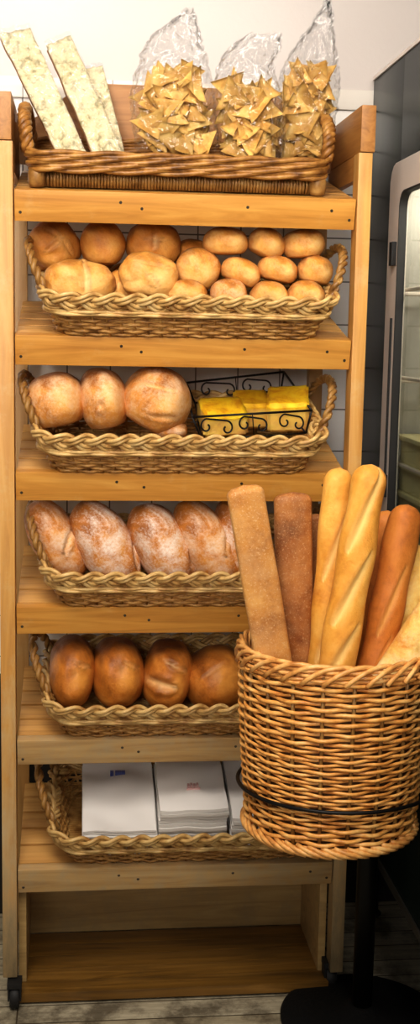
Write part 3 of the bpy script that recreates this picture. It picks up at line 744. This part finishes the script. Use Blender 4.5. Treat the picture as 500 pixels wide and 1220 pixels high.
# ------------------------------------------------------------------ stand with the tall baguette basket
BC = Vector((.5515, -.26, 0)); ZB, ZT = .477, .783; RB, RT = .1405, .159
tall = thing('baguette_basket', 'tall round wicker basket of upright baguettes held in a black wire ring', 'basket', (BC.x, BC.y, ZB))
def tall_basket():
    mb = MB(); stakes = 20; per = 8; N = stakes*per; H = ZT-ZB; rnd = random.Random(5)
    rows = []; z = .010
    def rad(t): return RB+(RT-RB)*t+.004*math.sin(PI*t)
    j = 0
    while z < H-.012:
        t = z/H; thin = .16 < t < .62; wr = .0028 if thin else .0035; st = .0067 if thin else .0083
        sg = 1 if j % 2 else -1; o = []
        for i in range(N):
            a = 2*PI*i/N; off = sg*(wr+.0012)*math.cos(PI*i/per); r = rad(t)+off
            o.append((r*math.cos(a), r*math.sin(a), z+.0008*math.sin(i*.7+j)+.0009*math.sin(3*a+j*.2)))
        mb.tube(o, wr*rnd.uniform(.92, 1.06), 6, True); z += st; j += 1
    mb.build('woven_body', K_WEB, tall); mb = MB()
    for k in range(stakes):
        a = 2*PI*k/stakes; mb.tube([(rad(t)*math.cos(a), rad(t)*math.sin(a), t*H) for t in (0, .25, .5, .75, 1)], .0034, 6)
    o = mb.build('stakes', K_HAND, tall)
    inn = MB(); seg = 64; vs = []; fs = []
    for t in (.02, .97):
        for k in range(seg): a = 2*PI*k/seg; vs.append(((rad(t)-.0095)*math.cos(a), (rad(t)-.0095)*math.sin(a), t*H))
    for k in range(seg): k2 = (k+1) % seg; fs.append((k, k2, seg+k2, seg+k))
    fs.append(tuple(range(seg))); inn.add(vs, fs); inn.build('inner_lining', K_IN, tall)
    # rolled border at the top: slanting overlapping rods
    rim = MB(); nst = 30
    for k in range(nst):
        a0 = 2*PI*k/nst; pts = []
        for i in range(15):
            t = i/14; a = a0+t*.95; dz = -.014+.030*math.sin(PI*min(1, t*1.15)**.9)*1.0 if t < .87 else -.016
            r = RT+.004+.009*math.cos(PI*t*1.1)-.004
            pts.append((r*math.cos(a)*1.0, r*math.sin(a), H-.004+dz+.004))
        rim.tube(pts, .0040, 6)
    for dz, k in ((-.008, 0), (-.001, 1), (.007, 2)):
        rim.tube([((RT+.002+.003*math.sin(22*2*PI*i/240+k*2))*math.cos(2*PI*i/240), (RT+.002+.003*math.sin(22*2*PI*i/240+k*2))*math.sin(2*PI*i/240), H+dz) for i in range(240)], .0034, 6, True)
    rim.build('rolled_rim', K_WRIM, tall)
    foot = MB(); nst = 44
    for k in range(nst):
        a0 = 2*PI*k/nst; pts = []
        for i in range(9):
            t = i/8; a = a0+t*.40; r = RB+.004+.007*math.sin(PI*t); pts.append((r*math.cos(a), r*math.sin(a), .014-.016*t))
        foot.tube(pts, .0042, 6)
    foot.tube([((RB+.002)*math.cos(2*PI*i/96), (RB+.002)*math.sin(2*PI*i/96), .004) for i in range(96)], .0042, 6, True)
    foot.build('border_foot', K_WRIM, tall)
tall_basket()
stand = thing('basket_stand', 'black iron stand with round cast base, pole and wire ring around the basket', 'stand', (.664, -.098, 0))
SB = Vector(stand.location)
MB().lathe([(.02, 0), (.150, 0), (.157, .003), (.157, .009), (.150, .013), (.09, .018), (.045, .026), (.026, .034), (.022, .036)], 72).build('base', M_IRONB, stand)
MB().lathe([(.0195, .034), (.0195, .450), (.017, .454)], 24).build('pole', M_IRON, stand)
sup = MB(); cx, cy = BC.x-SB.x, BC.y-SB.y
sup.lathe([(.03, .454), (.03, .460)], 24)
for a in (0, PI/2, PI, 3*PI/2):
    sup.tube([(0, 0, .458), (cx*.5+.02*math.cos(a), cy*.5+.02*math.sin(a), .460), (cx+.11*math.cos(a), cy+.11*math.sin(a), .4625)], .005, 6)
sup.build('support_arms', M_IRON, stand)
RC = Vector((.562, -.252, .551)); ring = MB()
ring.tube([(RC.x-SB.x+.170*math.cos(2*PI*i/96), RC.y-SB.y+.170*math.sin(2*PI*i/96), RC.z-.008*math.sin(2*PI*i/96)) for i in range(96)], .0034, 8, True)
a = math.radians(60); e = Vector((RC.x-SB.x+.170*math.cos(a), RC.y-SB.y+.170*math.sin(a), RC.z))
ring.tube([(0, 0, .457), (e.x*.9, e.y*.9, .458), (e.x+.004, e.y+.004, .470), (e.x, e.y, RC.z-.007)], .0045, 8)
ring.build('wire_ring', M_WIRE, stand)

# ------------------------------------------------------------------ baguettes
def stick(name, tx, ty, bx_, by_, Yt, Yb, wpx, mat, label, sq=1., asp=.85, slashes=(), wob=.03, taper=.55, seed=0, group='long breads standing in the tall basket', extra=.24, tipw=.05, wbot=None):
    """upright long bread: (tx,ty) is where its tip shows, (bx_,by_) where it passes the rim; it runs on down into the basket"""
    Yt -= .06; Yb -= .06
    T = at(tx, ty, Yt); B = at(bx_, by_, Yb); d = (T-B).normalized(); Lv = (T-B).length; B2 = B-d*extra
    B2z = ZB+.022
    if B2.z < B2z: B2 = B+(B-T)*((B.z-B2z)/(T.z-B.z))
    L = (T-B2).length; side = d.cross(Vector((0, 1, 0))).normalized(); side = side if side.x > 0 else -side; fr = side.cross(d); fr = fr if fr.y < 0 else -fr
    r0 = wpx*.5*mpp(tx, ty, Yt); nl, nc = 150, 56; vs = []; pa = []; cr = []; fs = []
    for i in range(nl+1):
        t = i/nl; s = t*L                    # distance from the bottom
        e = min(s, L-s)/r0; capr = (1-(1-min(1, e/(1.0 if sq > .9 else .45)))**2)**.5 if e < 1 else 1.
        v = (s-(L-Lv))/Lv                    # 0 at rim, 1 at tip
        tw = 1-(1-taper)*max(0, v-.55)/.45*.5 if taper < 1 else 1.
        if wbot: tw *= wbot+(1-wbot)*min(1, max(0, v))
        w1 = noise.noise(Vector((seed*3.3, s*7, 0))); w2 = noise.noise(Vector((seed*5.1, s*5, 9)))
        c = B2+d*s+side*(r0*wob*4*w1*.5); rr = r0*capr*tw*(1+wob*1.6*w2+(.05*math.cos(2*PI*(v*2.6+seed*.3)) if slashes else 0))
        for k in range(nc):
            a = 2*PI*k/nc; ca_, sa_ = math.cos(a), math.sin(a)
            x = math.copysign(abs(ca_)**sq, ca_); y = math.copysign(abs(sa_)**sq, sa_)
            q = 1+wob*.7*noise.noise(Vector((x*1.5, y*1.5, s*16+seed))); g_ = 0.; lip = 0.
            if y > 0:
                for (tc, hl, sl_, wd, dp) in slashes:
                    # slash runs from lower left to upper right: along coordinate m
                    m_ = (v-tc)/hl; xx = x-sl_*m_
                    if abs(m_) < 1.15:
                        w_ = wd*math.sqrt(max(.03, 1-(m_/1.15)**2)); g = math.exp(-(xx/w_)**2); l2 = math.exp(-((xx+w_*1.5)/(w_*.6))**2)
                        q *= 1-dp*g+dp*.7*l2; g_ = max(g_, g); lip = max(lip, l2*.35)
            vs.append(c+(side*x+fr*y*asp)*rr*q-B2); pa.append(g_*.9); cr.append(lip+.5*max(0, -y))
    for i in range(nl):
        for k in range(nc): k2 = (k+1) % nc; fs.append((i*nc+k, i*nc+k2, (i+1)*nc+k2, (i+1)*nc+k))
    fs += [tuple(range(nc))[::-1], tuple(range(nl*nc, (nl+1)*nc))]
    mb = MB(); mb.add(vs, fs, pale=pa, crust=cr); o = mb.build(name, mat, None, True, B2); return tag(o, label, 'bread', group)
stick('ciabatta_stick', 290, 578, 326, 790, -.27, -.255, 45, B_CIAB, 'flat square-ended floury tan bread, leftmost in the tall basket', sq=.6, asp=.45, taper=1, wob=.02, seed=1)
stick('ciabatta_stick', 348, 586, 352, 790, -.20, -.20, 45, B_CIABD, 'flat square-ended darker brown bread, second from the left', sq=.62, asp=.45, taper=1, wob=.02, seed=2)
stick('ciabatta_stick', 376, 612, 374, 790, -.12, -.13, 30, B_CIABD, 'brown bread mostly hidden behind the left golden baguette', sq=.7, asp=.6, taper=1, seed=3)
stick('baguette', 404, 557, 385, 795, -.21, -.225, 40, B_BAG, 'smooth golden baguette, left one of the crossing golden pair', slashes=((.62, .16, .55, .2, .10), (.2, .15, .55, .2, .10)), taper=.85, seed=4, wbot=.95)
stick('baguette', 443, 553, 400, 795, -.27, -.285, 42, B_BAG, 'golden baguette with long pale slashes, front one of the golden pair', slashes=((.78, .19, .55, .24, .16), (.40, .17, .6, .24, .15), (.08, .14, .6, .24, .14)), taper=.85, seed=5, wbot=1.1)
stick('baguette', 462, 608, 436, 795, -.13, -.14, 36, B_BAGB, 'brown baguette tip peeking out between two larger ones', seed=6, taper=.9)
stick('baguette', 486, 601, 446, 795, -.23, -.25, 41, B_BAGB, 'dark brown baguette leaning right beside the cheese breads', slashes=((.42, .2, .4, .16, .13), (.05, .15, .4, .16, .12)), taper=.95, seed=7)
stick('cheese_bread', 507, 650, 464, 795, -.19, -.2, 60, B_CHEESEY, 'yellow cheese-crusted bread behind the brown baguette', seed=8, taper=1, wob=.06)
stick('cheese_bread', 534, 706, 470, 800, -.275, -.285, 42, B_CHEESE, 'pale cream bread with browned cheese blisters, lowest at the right rim', seed=9, taper=1, wob=.05, extra=.22)

# ------------------------------------------------------------------ dark green machine with steel-framed glass door
XM = .735; SH = .098
mach = thing('proofing_cabinet', 'dark green cabinet with stainless framed glass door beside the rack', 'cabinet', (XM+.4, -.25, 0))
mo = Vector(mach.location)
def mk_(b, name, mat, smooth='angle', parent=None):
    o = b.build(name, mat, None, smooth); o.parent = parent or mach; o.location = -mo if parent is None else (0, 0, 0); return o
DY0, DY1, DZ0, DZ1 = -.50, .160, .80, 1.645      # door outline
b = MB()
b.box((XM, DY1-.02, .245), (XM+.008, .392, 1.853), .002)
b.box((XM, -.9, .245), (XM+.008, DY0+.02, 1.853), .002)
b.box((XM, DY0+.02, DZ1-.02), (XM+.008, DY1-.02, 1.853)); b.box((XM, DY0+.02, .245), (XM+.008, DY1-.02, DZ0+.02))
b.box((XM+.008, .372, .245), (XM+.8, .392, 1.853)); b.box((XM+.008, -.9, .245), (XM+.8, -.88, 1.853)); b.box((XM+.008, -.88, 1.833), (XM+.8, .372, 1.853)); b.box((XM+.008, -.88, .245), (XM+.8, .372, .265)); b.box((XM+.78, -.88, .265), (XM+.8, .372, 1.833))
mk_(b, 'body', M_PANEL)
mk_(MB().box((XM-.003, -.903, 1.849), (XM+.01, .391, 1.857), .001), 'edge_trim', M_STEEL); mk_(MB().box((XM-.004, -.903, .230), (XM+.01, .391, .247), .001), 'edge_trim', M_DULL)
c = MB()
c.box((XM+.5, DY0, DZ0), (XM+.51, DY1, DZ1)); c.box((XM+.008, DY1, DZ0), (XM+.5, DY1+.01, DZ1)); c.box((XM+.008, DY0-.01, DZ0), (XM+.5, DY0, DZ1)); c.box((XM+.008, DY0, DZ1), (XM+.5, DY1, DZ1+.01)); c.box((XM+.008, DY0, DZ0-.01), (XM+.5, DY1, DZ0))
mk_(c, 'cavity', M_DARKCAV)
for k in range(4):
    rs = MB()
    for q in range(9): rs.tube([(XM+.012+q*.058, DY0+.01, .895+k*.17), (XM+.012+q*.058, -.27, .895+k*.17), (XM+.012+q*.058, DY1-.003, .895+k*.17)], .004, 6)
    for y in (-.45, -.17, .13): rs.tube([(XM+.008, y, .888+k*.17), (XM+.25, y, .888+k*.17), (XM+.48, y, .888+k*.17)], .004, 6)
    mk_(rs, 'rack_shelf', M_STEEL)
# door: rounded frame, glass, hinge, gasket line
def ring_prism(o, r_o, i, r_i, x0, x1):
    def rr(y0, y1, z0, z1, r):
        P = rrect((y1-y0)/2, (z1-z0)/2, r, 160); return [((y0+y1)/2+p[0], (z0+z1)/2+p[1]) for p in P]
    A, B = rr(*o, r_o), rr(*i, r_i); n = 160; vs = []; fs = []
    for x, L in ((x0, A), (x0, B), (x1, B), (x1, A)): vs += [(x, y, z) for y, z in L]
    for q in range(4):
        for k in range(n): k2 = (k+1) % n; q2 = (q+1) % 4; fs.append((q*n+k, q*n+k2, q2*n+k2, q2*n+k))
    b = MB(); b.add(vs, fs); return b
door = mk_(ring_prism((DY0, DY1, DZ0, DZ1), .04, (DY0+.085, DY1-.085, DZ0+.085, DZ1-.06), .03, XM-.014, XM+.002), 'door', M_STEEL)
mk_(ring_prism((DY0+.083, DY1-.083, DZ0+.083, DZ1-.058), .03, (DY0+.087, DY1-.087, DZ0+.087, DZ1-.062), .028, XM-.016, XM-.001), 'gasket', M_RUB, 'angle', door)
mk_(MB().box((XM-.004, DY0+.08, DZ0+.08), (XM, DY1-.08, DZ1-.055)), 'glass_pane', M_GLASS, False, door)
mk_(MB().box((XM-.0185, SH, 1.02), (XM-.015, SH+.005, 1.35)), 'seal_strip', M_RUB, False, door)
for z in (1.45, 1.0): mk_(MB().box((XM-.024, SH-.008, z), (XM-.014, SH+.012, z+.045), .002), 'hinge', M_RUB, 'angle', door)
mk_(MB().box((XM+.13, -.82, .002), (XM+.7, .31, .245), .003), 'dark_underfill', M_DARKFLAT)  # dark block added to stand in for the shade under the cabinet
for x in (XM+.03, XM+.74):
    for y in (-.86, .33): mk_(MB().lathe([(.02, 0), (.024, .004), (.016, .012), (.016, .245)], 16, (x+.02, y, 0)), 'leg', M_RUB)
for k in range(4):
    tr = thing('bakery_tray', ['lowest pale tray', 'second lowest pale tray', 'second highest pale tray', 'highest pale tray'][k]+' stacked behind the cabinet door glass', 'tray', (XM+.2, -.22+SH, .901+k*.0555), group='pale trays inside the cabinet')
    h = .046
    MB().box((-.18, -.25, 0), (.18, .25, .006), .002).box((-.18, -.25, .006), (-.174, .25, h)).box((.174, -.25, .006), (.18, .25, h)).box((-.174, .244, .006), (.174, .25, h)).box((-.174, -.25, .006), (.174, -.244, h)).box((-.19, -.26, h), (.19, .26, h+.009), .002).build('tray_body', M_TRAY, tr, 'angle')

# ------------------------------------------------------------------ light
def area(name, loc, target, size, energy, col=(1, .93, .84)):
    l = bpy.data.lights.new(name, 'AREA'); l.energy = energy; l.size = size; l.color = col; o = bpy.data.objects.new(name, l); C.objects.link(o)
    o.location = loc; o.rotation_euler = (Vector(target)-Vector(loc)).to_track_quat('-Z', 'Y').to_euler(); return o
area('ceiling_light', (-.15, -1.35, 2.6), (.3, 0, 1.25), .8, 30)
area('ceiling_light', (.7, -2.6, 2.6), (.4, 0, .65), .8, 24)
fl_ = area('front_fill_light', (-.5, -3.4, 1.9), (.35, 0, 1.45), 1.0, 3.6, (1, .96, .9)); fl_.data.spread = math.radians(40)  # unseen frontal fill, added to light the fronts and the wall in the gaps
il = bpy.data.lights.new('cavity_fill_light', 'POINT'); il.energy = 4; il.shadow_soft_size = .04; il.color = (1, .93, .82)  # unseen point light added to brighten the cabinet interior
io = bpy.data.objects.new('cavity_fill_light', il); C.objects.link(io); io.location = (XM+.14, -.16+SH, 1.59)
w = bpy.data.worlds.new('World'); bpy.context.scene.world = w; w.use_nodes = True
w.node_tree.nodes['Background'].inputs['Color'].default_value = (1, .92, .82, 1); w.node_tree.nodes['Background'].inputs['Strength'].default_value = .25

# ------------------------------------------------------------------ camera
cd = bpy.data.cameras.new('camera'); co = bpy.data.objects.new('camera', cd); C.objects.link(co)
M = Matrix((RR, UU, -_f)).transposed().to_4x4(); M.translation = CAM; co.matrix_world = M
cd.sensor_fit = 'VERTICAL'; cd.sensor_height = 24; cd.lens = FPX/1220*24; cd.clip_start = .05
bpy.context.scene.camera = co
bpy.context.scene.view_settings.view_transform = 'Standard'; bpy.context.scene.view_settings.look = 'None'
bpy.context.scene.view_settings.gamma = .86; bpy.context.scene.view_settings.exposure = .12
